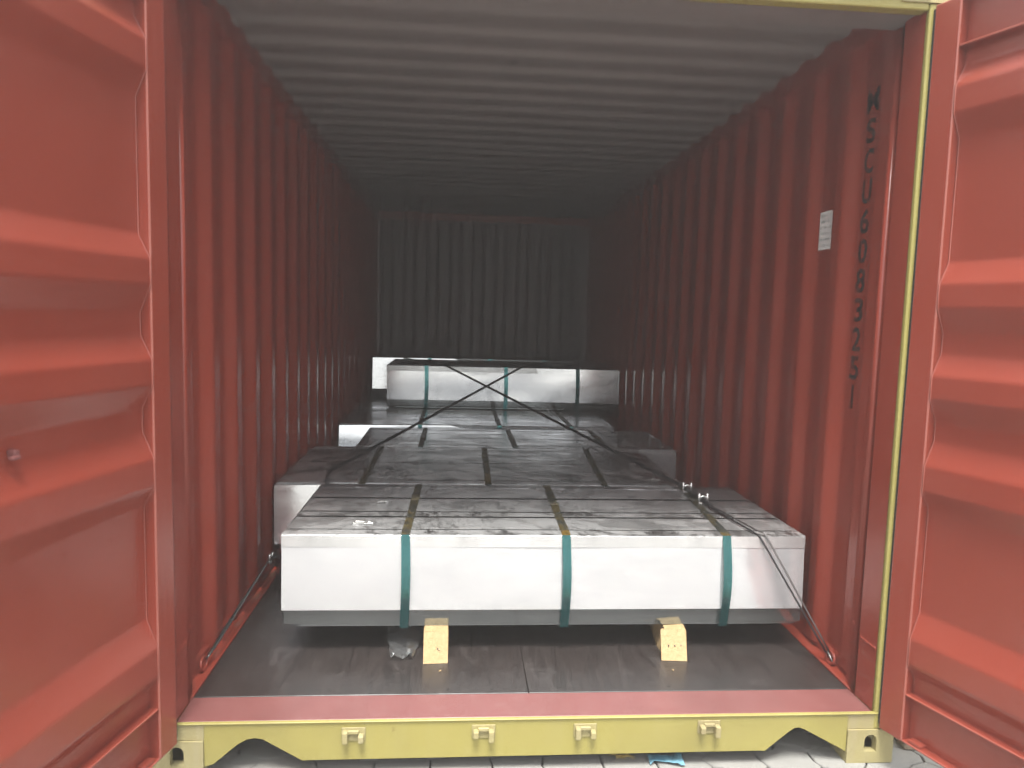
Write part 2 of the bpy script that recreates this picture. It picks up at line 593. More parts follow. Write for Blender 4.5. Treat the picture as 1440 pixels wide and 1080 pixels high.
# floor sheets with open seams
xs = (-1.142, -0.012, 1.142)
ys = (0.160, 2.40, 4.80, YB - .005)
for k in range(3):
    for i in range(2):
        mb = MB()
        mb.box(xs[i] + .001, xs[i + 1] - .001, ys[k] + .0015, ys[k + 1] - .0015, FZ - .028, FZ, 0.0015)
        mb.build('floor_panel', M['floor'], cont)
# countersunk screws along the sheet edges
screw = None
for k, y in enumerate((0.190, 0.425, 0.985, 1.545)):
    for i in range(12):
        x = -1.09 + i * 2.18 / 11 + 0.004 * math.sin(i * 5.1 + k)
        if screw is None:
            mb = MB()
            mb.tube([(x, y, FZ - .002), (x, y, FZ + .0006)], 0.0062, 8)
            screw = mb.build('floor_screw', M['grime'], cont, origin=(x, y, FZ))
            screw.location = (x, y, FZ)
        else:
            c_ = screw.copy()
            col.objects.link(c_)
            c_.location = (x, y + 0.003 * math.sin(i * 3.3), FZ)
for sgn in (-1, 1):
    mb = MB()
    a_, b_ = sorted((sgn * 1.1435, sgn * 1.212))
    mb.box(a_, b_, 0.160, YB - .01, FZ - .03, FZ + .006, 0.003)
    a_, b_ = sorted((sgn * 1.188, sgn * 1.214))
    mb.box(a_, b_, 0.215, YB - .01, FZ + .006, FZ + .045, 0.003)
    mb.build('floor_trim', M['red_in'], cont)
    mb = MB()
    a_, b_ = sorted((sgn * 1.150, sgn * 1.2185))
    mb.box(a_, b_, 0.182, YB - .18, 0.045, FZ - .032, 0.004)
    mb.build('bottom_rail', M['yellow'], cont)
    mb = MB()
    a_, b_ = sorted((sgn * 1.163, sgn * 1.219))
    mb.box(a_, b_, 0.19, YB + .05, 2.490, 2.590, 0.004)
    mb.build('top_rail', M['red_in'], cont)
for y in (0.42, 0.98, 1.54, 2.1, 2.66, 3.22, 3.78, 4.34, 4.9, 5.46):
    mb = MB()
    mb.box(-1.149, 1.149, y, y + .045, 0.055, FZ - .03)
    mb.build('floor_bearer', M['yellow'], cont)

# corner posts with their red inner lining and lashing bars
for sgn in (-1, 1):
    mb = MB()
    a_, b_ = sorted((sgn * (HW + .0035), sgn * 1.2185))
    mb.box(a_, b_, 0.0, 0.105, 0.1185, 2.4725, 0.006, seg=3)
    post = mb.build('corner_post', M['yellow'], cont)
    mb = MB()
    # inner face, then the groove that holds the lashing bar, then the return to the wall
    prof = [(HW, 0.012), (HW, 0.118), (HW + .004, 0.124), (1.200, 0.135), (1.200, 0.196), (1.176, 0.204), (1.171, 0.214), (1.171, 0.225)]
    lo = [mb.bm.verts.new((sgn * x, y, FZ + .002)) for x, y in prof]
    hi = [mb.bm.verts.new((sgn * x, y, HZ + .09)) for x, y in prof]
    for k in range(len(prof) - 1):
        mb.bm.faces.new((lo[k], lo[k + 1], hi[k + 1], hi[k]))
    mb.build('post_lining', M['red_in'], cont, normals=False)
    mb = MB()
    mb.tube([(sgn * 1.162, 0.166, FZ + .004), (sgn * 1.162, 0.166, HZ + .008)], 0.013, 16)
    bar = mb.build('lashing_bar', M['red_in'], cont)
    for z in (0.42, 0.95, 1.55, 2.27):
        mb = MB()
        a_, b_ = sorted((sgn * 1.147, sgn * 1.203))
        mb.box(a_, b_, 0.160, 0.176, z - .006, z + .006, 0.002)
        mb.build('bar_bracket', M['red_in'], bar)
    # weld beads low on the post
    mb = MB()
    mb.tube([(sgn * (HW - .001), 0.016 + .009 * k, 0.395 + .003 * math.sin(k * 2.1)) for k in range(12)], 0.0035, 6)
    mb.build('weld_bead', M['red_in'], cont)

# header over the doors
mb = MB()
mb.box(-HW - .003, HW + .003, 0.002, 0.045, HZ, 2.555, 0.006, seg=3)
hd = mb.build('header_beam', M['yellow'], cont)
mb = MB()
mb.box(-HW, HW, -0.020, 0.001, HZ + .042, HZ + .050, 0.002)
mb.build('drip_strip', M['yellow'], hd)
mb = MB()
mb.box(-HW - .05, HW + .05, 0.0455, 0.192, HZ + .010, 2.555, 0.004)
mb.build('inner_header', M['roof'], hd)
for sgn in (-1, 1):
    mb = MB()
    mb.box(sgn * .86 - .20, sgn * .86 + .20, 0.1925, 0.215, HZ + .03, HZ + .105, .003)
    mb.build('header_gusset', M['red_in'], hd)

# sill with its two cut-outs
z0 = 0.047
outl = [(-1.0555, 0.172), (-1.0555, 0.032), (-1.028, 0.040), (-0.955, 0.103), (-0.925, 0.120), (-0.900, 0.1245), (-0.875, 0.120), (-0.850, 0.105),
        (-0.752, 0.046), (-0.735, z0), (0.755, z0 + .002), (0.772, z0), (0.850, 0.112), (0.872, 0.127), (0.888, 0.128), (0.905, 0.122), (1.030, 0.055), (1.0555, 0.040), (1.0555, 0.172)]
mb = MB()
mb.prism(outl, lambda a, b, d: Vector((a, d, b)), 0.002, 0.012)
sill = mb.build('door_sill', M['yellow'], cont)
mb = MB()
mb.box(-HW - .06, HW + .06, -0.003, 0.011, 0.1722, FZ + .001, 0.0015)
mb.build('sill_lip', M['yellow'], sill)
for sgn in (-1, 1):          # infill between the casting and the post
    mb = MB()
    a_, b_ = sorted((sgn * 1.0565, sgn * 1.2175))
    mb.box(a_, b_, 0.003, 0.013, 0.1195, 0.1718, 0.001)
    mb.build('sill_end_plate', M['yellow_dusty'], sill)
mb = MB()
mb.box(-HW + .0005, HW - .0005, 0.0115, 0.158, FZ - .008, FZ + .0005, 0.002)
mb.build('threshold_plate', M['pink'], cont)
mb = MB()
mb.box(-1.05, 1.05, 0.013, 0.10, FZ - .018, FZ - .009)
mb.build('sill_flange', M['yellow'], sill)
for x, z, fl in ((-0.590, 0.134, 1), (-0.174, 0.136, 0), (0.159, 0.134, 1), (0.575, 0.138, 0)):
    mb = MB()
    mb.box(x - .038, x + .038, -0.002, 0.0015, z - .023, z + .022, 0.0012)
    kp = mb.build('cam_keeper', M['yellow_dusty'], sill)
    for q in (-1, 1):
        mb = MB()
        hh = .022 if (q == -1) == bool(fl) else .014
        dz = 0.0 if q == -1 else -.006
        mb.box(x + q * .025 - .009, x + q * .025 + .009, -0.026, -0.0025, z + dz - hh, z + dz + hh * .8, 0.004, seg=2)
        mb.build('keeper_lug', M['yellow_dusty'], kp)
    mb = MB()
    mb.box(x - .018, x + .018, -0.012, -0.0025, z + .004, z + .016, 0.002)
    mb.build('keeper_bridge', M['yellow_dusty'], kp)


def casting(x0, x1, y0, y1, z0, z1, front, side):
    """ISO corner casting: hollow block with an arched slot in its front and its outer side."""
    mb = MB()
    B = mb.bm

    def holed(place, w, h, hw, hb, ht, depth, nv=16):
        # rect 0..w x 0..h, slot |a-w/2|<hw, from hb to ht with a round top
        inner = []
        for k in range(nv + 1):
            t = math.pi * k / nv
            inner.append((w / 2 + hw * math.cos(t), ht - hw + hw * math.sin(t)))
        for k in range(1, 4):
            inner.append((w / 2 - hw, lerp(ht - hw, hb, k / 4)))
        for k in range(0, 9):
            inner.append((w / 2 - hw + 2 * hw * k / 8, hb))
        for k in range(3, 0, -1):
            inner.append((w / 2 + hw, lerp(ht - hw, hb, k / 4)))
        cx_, cy_ = w / 2, (hb + ht) / 2
        outer = []
        for (a_, b_) in inner:
            da, db = a_ - cx_, b_ - cy_
            s1 = (w / 2) / abs(da) if abs(da) > 1e-6 else 1e9
            s2 = ((h - cy_) if db > 0 else cy_) / abs(db) if abs(db) > 1e-6 else 1e9
            s_ = min(s1, s2)
            outer.append((cx_ + da * s_, cy_ + db * s_))
        # snap the points nearest to each corner
        for cr in ((0, 0), (w, 0), (w, h), (0, h)):
            k = min(range(len(outer)), key=lambda q: (outer[q][0] - cr[0]) ** 2 + (outer[q][1] - cr[1]) ** 2)
            outer[k] = cr
        n = len(inner)
        vo = [B.verts.new(place(a_, b_, 0)) for a_, b_ in outer]
        vi = [B.verts.new(place(a_, b_, 0)) for a_, b_ in inner]
        vd = [B.verts.new(place(a_, b_, depth)) for a_, b_ in inner]
        for k in range(n):
            B.faces.new((vo[k], vo[(k + 1) % n], vi[(k + 1) % n], vi[k]))
            B.faces.new((vi[k], vi[(k + 1) % n], vd[(k + 1) % n], vd[k]))
    W, H, D = x1 - x0, z1 - z0, y1 - y0
    holed(lambda a_, b_, d: Vector((x0 + a_, y0 + d, z0 + b_)), W, H, 0.0215, 0.040, 0.100, 0.028)
    if side > 0:
        holed(lambda a_, b_, d: Vector((x1 - d, y0 + a_, z0 + b_)), D, H, 0.025, 0.034, 0.084, 0.028)
        mb.face([(x0, y0, z0), (x0, y0, z1), (x0, y1, z1), (x0, y1, z0)])
    else:
        holed(lambda a_, b_, d: Vector((x0 + d, y0 + a_, z0 + b_)), D, H, 0.025, 0.034, 0.084, 0.028)
        mb.face([(x1, y0, z0), (x1, y0, z1), (x1, y1, z1), (x1, y1, z0)])
    mb.face([(x0, y0, z1), (x1, y0, z1), (x1, y1, z1), (x0, y1, z1)])
    mb.face([(x0, y0, z0), (x1, y0, z0), (x1, y1, z0), (x0, y1, z0)])
    mb.face([(x0, y1, z0), (x1, y1, z0), (x1, y1, z1), (x0, y1, z1)])
    bmesh.ops.remove_doubles(B, verts=B.verts[:], dist=0.0004)
    sharp = [e for e in B.edges if len(e.link_faces) == 2 and e.calc_face_angle(0) > 1.2 and
             sum(1 for v in e.verts if abs(v.co.y - y0) < .001 or abs(v.co.x - (x1 if side > 0 else x0)) < .001) == 2]
    return mb.build('corner_casting', M['yellow_dusty'], cont)


for sgn in (-1, 1):
    a_, b_ = sorted((sgn * 1.057, sgn * 1.219))
    casting(a_, b_, -0.004, 0.174, 0.001, 0.1185, True, sgn)
    casting(a_, b_, -0.004, 0.174, 2.473, 2.591, True, sgn)

# lashing rings at the foot of the walls
for sgn in (-1, 1):
    for y in (0.335, 2.2, 4.1):
        mb = MB()
        pts = []
        for k in range(15):
            t = 2 * math.pi * k / 14
            pts.append((sgn * (1.168 + .012 * math.sin(t) * .3), y + .030 * math.cos(t), FZ + .032 + .022 * math.sin(t)))
        mb.tube(pts, 0.0055, 8, caps=False)
        mb.box(min(sgn * 1.160, sgn * 1.186), max(sgn * 1.160, sgn * 1.186), y - .018, y + .018, FZ + .007, FZ + .016, .002)
        mb.build('lashing_ring', M['red_in'], cont)

# container number stencilled down the first recess of the wall on the right
def letters_mesh(text, size):
    c = bpy.data.curves.new('glyph', 'FONT')
    c.body = text
    c.size = size
    c.offset = 0.006 if text == 'M' else 0.018
    c.align_x = 'CENTER'
    o = bpy.data.objects.new('glyph', c)
    col.objects.link(o)
    bpy.context.view_layer.update()
    me = bpy.data.meshes.new_from_object(o.evaluated_get(bpy.context.evaluated_depsgraph_get()))
    bpy.data.objects.remove(o)
    return me


mb = MB()
zt = 1.166
XW = WX + WD - 0.0012
for ch in reversed('MSCU6083251'):
    me = letters_mesh(ch, 1.0)
    xs_ = [v.co.x for v in me.vertices]
    ys_ = [v.co.y for v in me.vertices]
    w_, h_ = max(xs_) - min(xs_), max(ys_) - min(ys_)
    cw = 0.014 if ch == '1' else (0.074 if ch == 'M' else 0.058)
    vs = [mb.bm.verts.new((XW, 0.380 - ((v.co.x - min(xs_)) / w_ - .5) * cw, zt + (v.co.y - min(ys_)) / h_ * 0.088)) for v in me.vertices]
    for p in me.polygons:
        try:
            mb.bm.faces.new([vs[i] for i in p.vertices])
        except ValueError:
            pass
    zt += 0.1085
mb.build('container_number', M['ink'], walls[1], normals=False)

# ---- the two doors: corrugated panel in a frame of tubes and open channels
ZR = [(0.295, 0), (0.352, 0), (0.395, 1), (0.482, 1), (0.565, 0), (0.905, 0), (0.962, 1), (1.046, 1), (1.121, 0),
      (1.188, 0), (1.256, 1), (1.330, 1), (1.396, 0), (1.463, 0), (1.538, 1), (1.612, 1), (1.678, 0), (2.050, 0), (2.120, 1), (2.200, 1), (2.262, 0), (2.312, 0)]
ZR = [(z, float(d)) for z, d in ZR]


def make_door(E, ang, side, label):
    d0 = Vector((side * math.sin(ang), -math.cos(ang), 0))
    nn = Vector((-side * math.cos(ang), -math.sin(ang), 0))
    O = Vector((E[0], E[1], 0))

    def P(s, z, d):                # s along the door, d = depth behind the inner face
        return O + d0 * s - nn * d + Vector((0, 0, z))

    def bx(mb, s0, s1, za, zb, da, db, bev=0.004, seg=2, edge=None):
        xf = Matrix(((d0.x, -nn.x, 0, O.x), (d0.y, -nn.y, 0, O.y), (0, 0, 1, 0), (0, 0, 0, 1)))
        mb.box(s0, s1, da, db, za, zb, bev, xf, seg, edge)
        return mb
    DEP = 0.034
    mb = MB()
    sheet(mb, ZR, lambda u, v, d, off: P(v, u, DEP * (1 - d) + off + .0005), 0.087, 1.063, 0.003, round_r=0.009)
    door = mb.build('door', [M['red'], M['yellow']], cont, normals=False)
    door['label'] = label
    for s0, s1 in ((0.0, 0.086), (1.064, 1.150)):
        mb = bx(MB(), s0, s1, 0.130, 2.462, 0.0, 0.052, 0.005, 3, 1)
        mb.build('door_stile', [M['red'], M['red_highlight']], door)
    for za, zb, lip in ((0.131, 0.2945, 1), (2.3125, 2.461, 1)):
        mb = MB()
        bx(mb, 0.0865, 1.0635, za, zb, 0.034, 0.052, 0.001, 1)
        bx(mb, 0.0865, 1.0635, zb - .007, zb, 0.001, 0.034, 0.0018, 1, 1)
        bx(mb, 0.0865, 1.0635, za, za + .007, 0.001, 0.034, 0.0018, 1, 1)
        mb.build('door_rail', [M['red'], M['red_highlight']], door)
    for s_ in (0.0885, 1.0615):       # caulked seam where the panel meets the stile
        mb = MB()
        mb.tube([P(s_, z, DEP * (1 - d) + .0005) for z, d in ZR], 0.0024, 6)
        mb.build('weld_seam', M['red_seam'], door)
    mb = MB()
    bx(mb, 0.105, 0.150, 0.1375, 0.150, 0.006, 0.033, 0.003)
    mb.build('rail_gusset', M['red'], door)
    mb = MB()
    bx(mb, -0.010, -0.0005, 0.14, 2.455, 0.006, 0.040, 0.003)
    bx(mb, 1.1505, 1.165, 0.14, 2.455, 0.006, 0.040, 0.003)
    mb.build('door_gasket', M['rubber'], door)
    for z in (0.35, 0.93, 1.67, 2.25):
        mb = MB()
        bx(mb, -0.028, 0.045, z - .05, z + .05, 0.0525, 0.066, 0.003)
        mb.build('hinge', M['red'], door)
    for s0 in (0.30, 0.78):        # locking bars on the outer side
        mb = MB()
        mb.tube([P(s0, 0.10, 0.082), P(s0, 2.50, 0.082)], 0.017, 12)
        mb.build('locking_bar', M['zinc'], door)
    return door, P, bx, nn, d0


doorL, PL, bxL, nL, dL = make_door((-1.124, -0.030), R(12), -1, 'red corrugated door swung open on the left of the container')
doorR, PR, bxR, nR, dR = make_door((1.157, -0.012), R(19), 1, 'red corrugated door swung open on the right of the container')


def rivet(P, nn, s, z, d, r, parent, name='rivet', mat=None):
    c = P(s, z, d)
    t = bmesh.new()
    bmesh.ops.create_icosphere(t, subdivisions=2, radius=r)
    mb = MB()
    mb.add(t, Matrix.Translation(c))
    t.free()
    return mb.build(name, mat or M['red'], parent)


for s_, z_ in ((0.395, 0.860), (0.390, 0.795), (0.408, 0.640), (0.228, 0.848), (0.232, 0.630)):
    rivet(PL, nL, s_, z_, 0.031, 0.0042, doorL)
mb = bxL(MB(), 0.545, 0.560, 1.140, 1.155, 0.012, 0.034, 0.003)
bxL(mb, 0.550, 0.574, 1.134, 1.143, 0.004, 0.020, 0.003)
mb.build('door_catch', M['pink'], doorL)

# ------------------------------------------------------------------ paper notice on the wall
mb = MB()
mb.box(WX + WD - .0035, WX + WD - .0015, 0.600, 0.711, 1.782, 1.936)
tag(mb.build('paper_notice', M['paper'], origin=(WX + WD - .0025, 0.655, 1.86)),
    'white printed paper notice stuck to the right red wall', 'notice')


# ------------------------------------------------------------------ bundles of sheet metal
def bend(t, bow):
    """How far a loose end of a wrap stands forward: bow > 0 at the right end, < 0 at the left end."""
    return bow * max(0, t - .45) ** 2 / .3 if bow > 0 else -bow * max(0, .55 - t) ** 2 / .3


def wavy_plane(mb, P, U, V, N, nu, nv, amp, seed, mi=0, bow=0.0):
    """Thin-sheet face from P along U and V with gentle dents along N (edges stay straight)."""
    g = []
    for j in range(nv + 1):
        row = []
        for i in range(nu + 1):
            a_, b_ = i / nu, j / nv
            p = P + U * a_ + V * b_
            e = min(1, 5 * min(a_, 1 - a_)) * min(1, 3 * min(b_, 1 - b_) + .25)
            q = Vector((a_ * U.length * 2.2 + seed, b_ * V.length * 3.0, seed * 1.7))
            row.append(mb.bm.verts.new(p + N * (mnoise.noise(q) * amp * e + bend(a_, bow))))
        g.append(row)
    for j in range(nv):
        for i in range(nu):
            f = mb.bm.faces.new((g[j][i], g[j][i + 1], g[j + 1][i + 1], g[j + 1][i]))
            f.smooth = True
            f.material_index = mi


def bundle(x0, x1, y0, y1, z0, z1, straps, label, seed, seams, lean=0.012, skin='galv', bow=0.0):
    o = thing('metal_sheet_bundle', label, 'metal bundle', ((x0 + x1) / 2, (y0 + y1) / 2, z0), 'strapped bundles of sheet metal inside the container')
    rnd = random.Random(seed)
    # wrapped stack: the four sides and the underside
    mb = MB()
    zt = z1 - .0012
    zr = z0 + .060                       # the front wrap ends in an open hem above the tray
    wavy_plane(mb, Vector((x0, y0 - lean, zr)), Vector((x1 - x0, 0, 0)), Vector((0, lean, zt - zr)), Vector((0, -1, 0)), 56, 10, 0.0045, seed, bow=bow)
    mb.face([(x0, y0 - lean, zr), (x1, y0 - lean, zr), (x1, y0 - lean + .004, zr - .0035), (x0, y0 - lean + .004, zr - .0035)])
    mb.face([(x0, y0 - lean + .004, zr - .0035), (x1, y0 - lean + .004, zr - .0035), (x1, y0 + .006, zr - .0035), (x0, y0 + .006, zr - .0035)])
    wavy_plane(mb, Vector((x0, y1, z0)), Vector((0, y0 - y1, 0)), Vector((0, 0, zt - z0)), Vector((-1, 0, 0)), 20, 8, 0.001, seed + 1)
    wavy_plane(mb, Vector((x1, y0, z0)), Vector((0, y1 - y0, 0)), Vector((0, 0, zt - z0)), Vector((1, 0, 0)), 20, 8, 0.001, seed + 2)
    wavy_plane(mb, Vector((x1, y1, z0)), Vector((x0 - x1, 0, 0)), Vector((0, 0, zt - z0)), Vector((0, 1, 0)), 20, 6, 0.001, seed + 3)
    mb.face([(x0 + .006, y0 + .008, z0), (x0 + .006, y1, z0), (x1 - .006, y1, z0), (x1 - .006, y0 + .008, z0)])
    mb.face([(x0, y0, zt), (x1, y0, zt), (x1, y1, zt), (x0, y1, zt)], 1)
    mb.build('side_wrap', [M[skin], M['grime']], o, normals=False)
    # top cover: long lapped panels with open seams
    edges = [y0 + .062] + [lerp(y0, y1, s) for s in seams] + [y1 - .062]
    for k in range(len(edges) - 1):
        mb = MB()
        h = rnd.uniform(.0022, .004)
        P = Vector((x0 + .004, edges[k] + .009, z1 + h - .001))
        wavy_plane(mb, P, Vector((x1 - x0 - .008, 0, 0)), Vector((0, edges[k + 1] - edges[k] - .018, 0)), Vector((0, 0, 1)), 40, 5, 0.0018, seed + k * 3.1)
        mb.build('top_panel', M['galv_top'], o, normals=False)

    # angle guards along the long edges
    for (ya, s) in ((y0, 1), (y1, -1)):
        mb = MB()
        a_, b_ = sorted((ya - s * .0035, ya + s * .060))
        mb.mi = 1
        mb.box(x0 - .001, x1 + .001, a_, b_, z1 - .001, z1 + .0035, 0.002, None, 2)
        mb.mi = 0
        a_, b_ = sorted((ya - s * .0042, ya - s * .0018))
        mb.box(x0 - .001, x1 + .001, a_, b_, z1 - .046, z1 - .0005, 0.0008)
        mb.build('edge_guard', [M['galv_band'], M['galv_top']], o)
    # end guards over the short edges
    for (xa, s) in ((x0, 1), (x1, -1)):
        mb = MB()
        a_, b_ = sorted((xa - s * .0042, xa - s * .0018))
        mb.box(a_, b_, y0 + .004, y1 - .004, z1 - .060, z1 - .0005, 0.0008)
        mb.build('end_guard', M['galv'], o)
    # added dark strip: stands for the floor mirrored in the front face
    mb = MB()
    wavy_plane(mb, Vector((x0 + .006, y0 + .004, z0)), Vector((x1 - x0 - .012, 0, 0)), Vector((0, -.006, zr - .0035 - z0)), Vector((0, -1, 0)), 40, 2, 0.0006, seed + 4)
    mb.box(x0 + .060, x1 - .020, y0 + .006, y0 + .02, z0 - .010, z0 - .0005)
    mb.build('floor_reflection_band', M['reflection_band'], o, normals=False)
    # steel straps round the bundle
    for (xf_, xb_) in straps:
        mb = MB()
        wv = rnd.uniform(-.006, .006)
        sect = []
        nz = 9
        for k in range(nz + 1):
            t = k / nz
            bo = bend((xf_ - x0) / (x1 - x0), bow)
            sect.append((lerp(xf_ + wv * .4, xf_, t) + .010 * math.sin(math.pi * t) * 0.5, y0 - bo - .0058 - lerp(lean * .6, 0, t) - (.020 if z0 < .5 and y0 < 1 else .006) * math.sin(math.pi * t) ** 1.3, lerp(z0 - .012, z1 + .004, t), 0))
        nt_ = 14
        for k in range(1, nt_ + 1):
            t = k / nt_
            sect.append((lerp(xf_, xb_, t), lerp(y0 - .0055, y1 + .0055, t), z1 + .0062 + .0015 * math.sin(9 * t + seed), 1))
        sect.append((xb_, y1 + .0055, z0 - .012, 0))
        sect.append((xf_ + wv * .4, y0 - .0058, z0 - .0125, 0))
        hw_ = .0165
        prev = None
        for (x, y, z, mi) in sect:
            cur = (mb.bm.verts.new((x - hw_, y, z)), mb.bm.verts.new((x + hw_, y, z)))
            if prev:
                f = mb.bm.faces.new((prev[0], prev[1], cur[1], cur[0]))
                f.material_index = mi
            prev = cur
        bmesh.ops.solidify(mb.bm, geom=mb.bm.faces[:], thickness=0.0012)
        st = mb.build('strap', [M['strap'], M['strap_top']], o)
        t = rnd.uniform(.25, .8)
        xs_, ys_ = lerp(xf_, xb_, t), lerp(y0, y1, t)
        mb = MB()
        mb.box(xs_ - .020, xs_ + .020, ys_ - .022, ys_ + .022, z1 + .0075, z1 + .0105, 0.001)
        mb.build('strap_seal', M['strap_top'], st)
    return o


ZT = 0.640
bundle(-0.925, 1.105, 0.470, 1.270, 0.291, ZT, ((-0.465, -0.455), (0.150, 0.172), (0.785, 0.855)),
       'nearest metal sheet bundle on timber skids, its bright front face held by three teal straps', 1.3, (0.30, 0.40, 0.68))
bundle(-1.145, 0.885, 1.300, 2.260, 0.291, ZT, ((-0.735, -0.740), (-0.115, -0.100), (0.470, 0.545)),
       'dark topped metal bundle directly behind the nearest bundle, shifted against the left wall', 5.7, (0.52,), 0.004, 'galv_bright', -0.05)
bundle(-0.900, 1.130, 2.295, 3.010, 0.291, ZT, ((-0.50, -0.50), (0.10, 0.10), (0.70, 0.71)),
       'third metal bundle from the doors, shifted to the right wall with shiny patches on top', 9.1, (0.45, 0.7), 0.010, 'galv_bright', 0.045)
bundle(-1.140, 0.930, 3.200, 4.020, 0.291, ZT, ((-0.55, -0.55), (0.05, 0.05), (0.60, 0.60)),
       'low metal bundle just in front of the raised bundle, its pale left end showing', 13.9, (0.5,), 0.040, 'galv_bright', -0.06)
bundle(-1.120, 0.920, 4.060, 4.960, 0.291, ZT, ((-0.55, -0.55), (0.05, 0.05), (0.60, 0.60)),
       'low metal bundle directly beneath the raised bundle with the bright face', 17.2, (0.5,))
bundle(-0.885, 1.155, 4.100, 4.940, 0.662, 1.020, ((-0.545, -0.55), (0.150, 0.150), (0.785, 0.79)),
       'raised metal bundle with bright banded face, stacked on top below the crossing lashing wires', 21.5, (0.5,), 0.003, 'galv_bright', 0.040)
bundle(-1.110, 0.900, 5.050, 5.880, 0.662, 1.030, ((-0.55, -0.55), (0.05, 0.05), (0.60, 0.60)),
       'rearmost raised metal bundle, only its small pale left end showing by the left wall', 25.1, (0.5,), 0.02, 'galv_bright', -0.06)
bundle(-1.100, 0.910, 5.040, 5.880, 0.291, ZT, ((-0.55, -0.55), (0.05, 0.05), (0.60, 0.60)),
       'low metal bundle under the rearmost raised bundle at the end wall', 29.4, (0.5,))


# ------------------------------------------------------------------ timber skids
def skid(xc, wd, y0, y1, z0, z1, rot, label, notch=False):
    mb = MB()
    xf = Matrix.Translation((xc, y0, 0)) @ Matrix.Rotation(rot, 4, 'Z')
    t = bmesh.new()
    ny = 8
    rows = []
    L = y1 - y0
    for j in range(ny + 1):
        y = L * (j / ny) ** 2
        row = []
        sect = [(-wd / 2, z0), (wd / 2, z0), (wd / 2, z1 - .003), (wd / 2 - .004, z1), (-wd / 2 + .004, z1), (-wd / 2, z1 - .003)]
        for (x, z) in sect:
            jx = mnoise.noise(Vector((x * 30, y * 9, z * 30))) * .002
            jy = (mnoise.noise(Vector((x * 50, 3.3, z * 50))) * .005 + (.052 if z > (z0 + z1) / 2 else 0)) if j == 0 else ((.0, .050, .030)[j] if j < 3 and z > (z0 + z1) / 2 else 0)
            row.append(t.verts.new((x + jx, y + jy, z)))
        rows.append(row)
    for a_, b_ in zip(rows, rows[1:]):
        for k in range(6):
            t.faces.new((a_[k], b_[k], b_[(k + 1) % 6], a_[(k + 1) % 6]))
    t.faces.new(rows[0])
    t.faces.new(list(reversed(rows[-1])))
    if notch:                      # bark-edge hollow in the left side near the front
        for row in rows[1:4]:
            row[5].co += Vector((0.022, 0, -0.018))
            row[4].co += Vector((0.012, 0, -0.004))
        rows[2][0].co += Vector((0.010, 0, 0))
    mb.add(t, xf)
    t.free()
    o = tag(mb.build('timber_skid', M['wood'], origin=(xc, y0, z0)), label, 'timber skid', 'timber skids under the bundles')
    return o


def nails(par, xc, y, zs):
    for (dx, z) in zs:
        mb = MB()
        mb.tube([(xc + dx, y - .002, z), (xc + dx, y + .004, z)], 0.0022, 8)
        mb.build('nail_head', M['wire_grey'], par)


sk = skid(-0.341, 0.092, 0.377, 1.24, FZ + .001, 0.2805, R(1.0), 'clean pale timber skid end under the nearest bundle, left one beside the plastic scrap')
nails(sk, -0.335, 0.398, ((0.0, 0.225), (.006, 0.219)))
sk = skid(0.572, 0.098, 0.380, 1.24, FZ + .001, 0.2805, R(-7.0), 'pale timber skid end with a dark hollow in its edge, under the nearest bundle', True)
nails(sk, 0.574, 0.402, ((-.02, 0.228), (0.004, 0.227), (.028, 0.229)))
names = {1: 'second', 2: 'third', 3: 'fourth', 4: 'fifth', 5: 'last'}
for k, (ya, yb) in enumerate(((1.33, 2.23), (2.32, 2.98), (3.23, 3.99), (4.09, 4.93), (5.07, 5.85)), 1):
    for q, xq in ((-1, -0.62), (1, 0.42)):
        skid(xq, 0.095, ya, yb, FZ + .001, 0.2805, 0, 'timber skid hidden under the %s half of the %s floor bundle from the doors' % ('left' if q < 0 else 'right', names[k]))


# ------------------------------------------------------------------ lashing wires
def path(pts, n=10, sag=0.0):
    out_ = []
    for a_, b_ in zip(pts, pts[1:]):
        a_, b_ = Vector(a_), Vector(b_)
        for k in range(n):
            t = k / n
            p = a_.lerp(b_, t)
            p.z -= sag * (b_ - a_).length * 4 * t * (1 - t)
            out_.append(p)
    out_.append(Vector(pts[-1]))
    return out_


zl = ZT + .016
t = thing('lashing_wire', 'black lashing wire from right floor ring over the nearest bundle to the raised bundle', 'lashing wire', (1.166, 0.335, FZ + .03), 'crossed lashing wires')
P0, P1 = Vector((1.160, 0.345, FZ + .050)), Vector((0.925, 0.462, ZT + .010))
dq = Vector((0.010, 0, 0.006))
for q in (-1, 1):
    mb = MB()
    mb.tube(path([P0 + dq * q * .5, P1 + dq * q, Vector((0.905, 0.500, zl)) + dq * q * .6, Vector((0.850, 0.935, zl)) + dq * q * .3], 8), 0.0036, 8)
    mb.build('strand', M['wire_grey'] if q > 0 else M['wire'], t)
mb = MB()
F0 = Vector((-0.392, 4.085, 1.036))
mb.tube(path([(0.860, 0.86, zl + .004), (0.845, 1.20, zl + .004)], 4) + path([(0.845, 1.22, zl + .004), F0], 14, 0.0), 0.0086, 8)
mb.tube(path([F0, (-0.80, 4.93, 1.034)], 4), 0.005, 8)
mb.build('wire', M['wire'], t)
for (x, y) in ((0.851, 0.935), (0.846, 1.15)):
    mb = MB()
    c = Vector((x, y, zl + .006))
    pts = [c + Vector((.020 * math.cos(a_), 0.0, .020 * math.sin(a_))) for a_ in [math.pi * k / 8 for k in range(-1, 10)]]
    mb.tube(pts, 0.005, 8)
    mb.box(c.x - .024, c.x + .024, c.y - .010, c.y + .010, c.z - .018, c.z - .008, .003)
    for q in (-1, 1):
        mb.tube([c + Vector((.019 * q, 0, -.006)), c + Vector((.019 * q, 0, .034))], 0.0075, 6)
    mb.build('wire_clip', M['zinc'], t)
mb = MB()
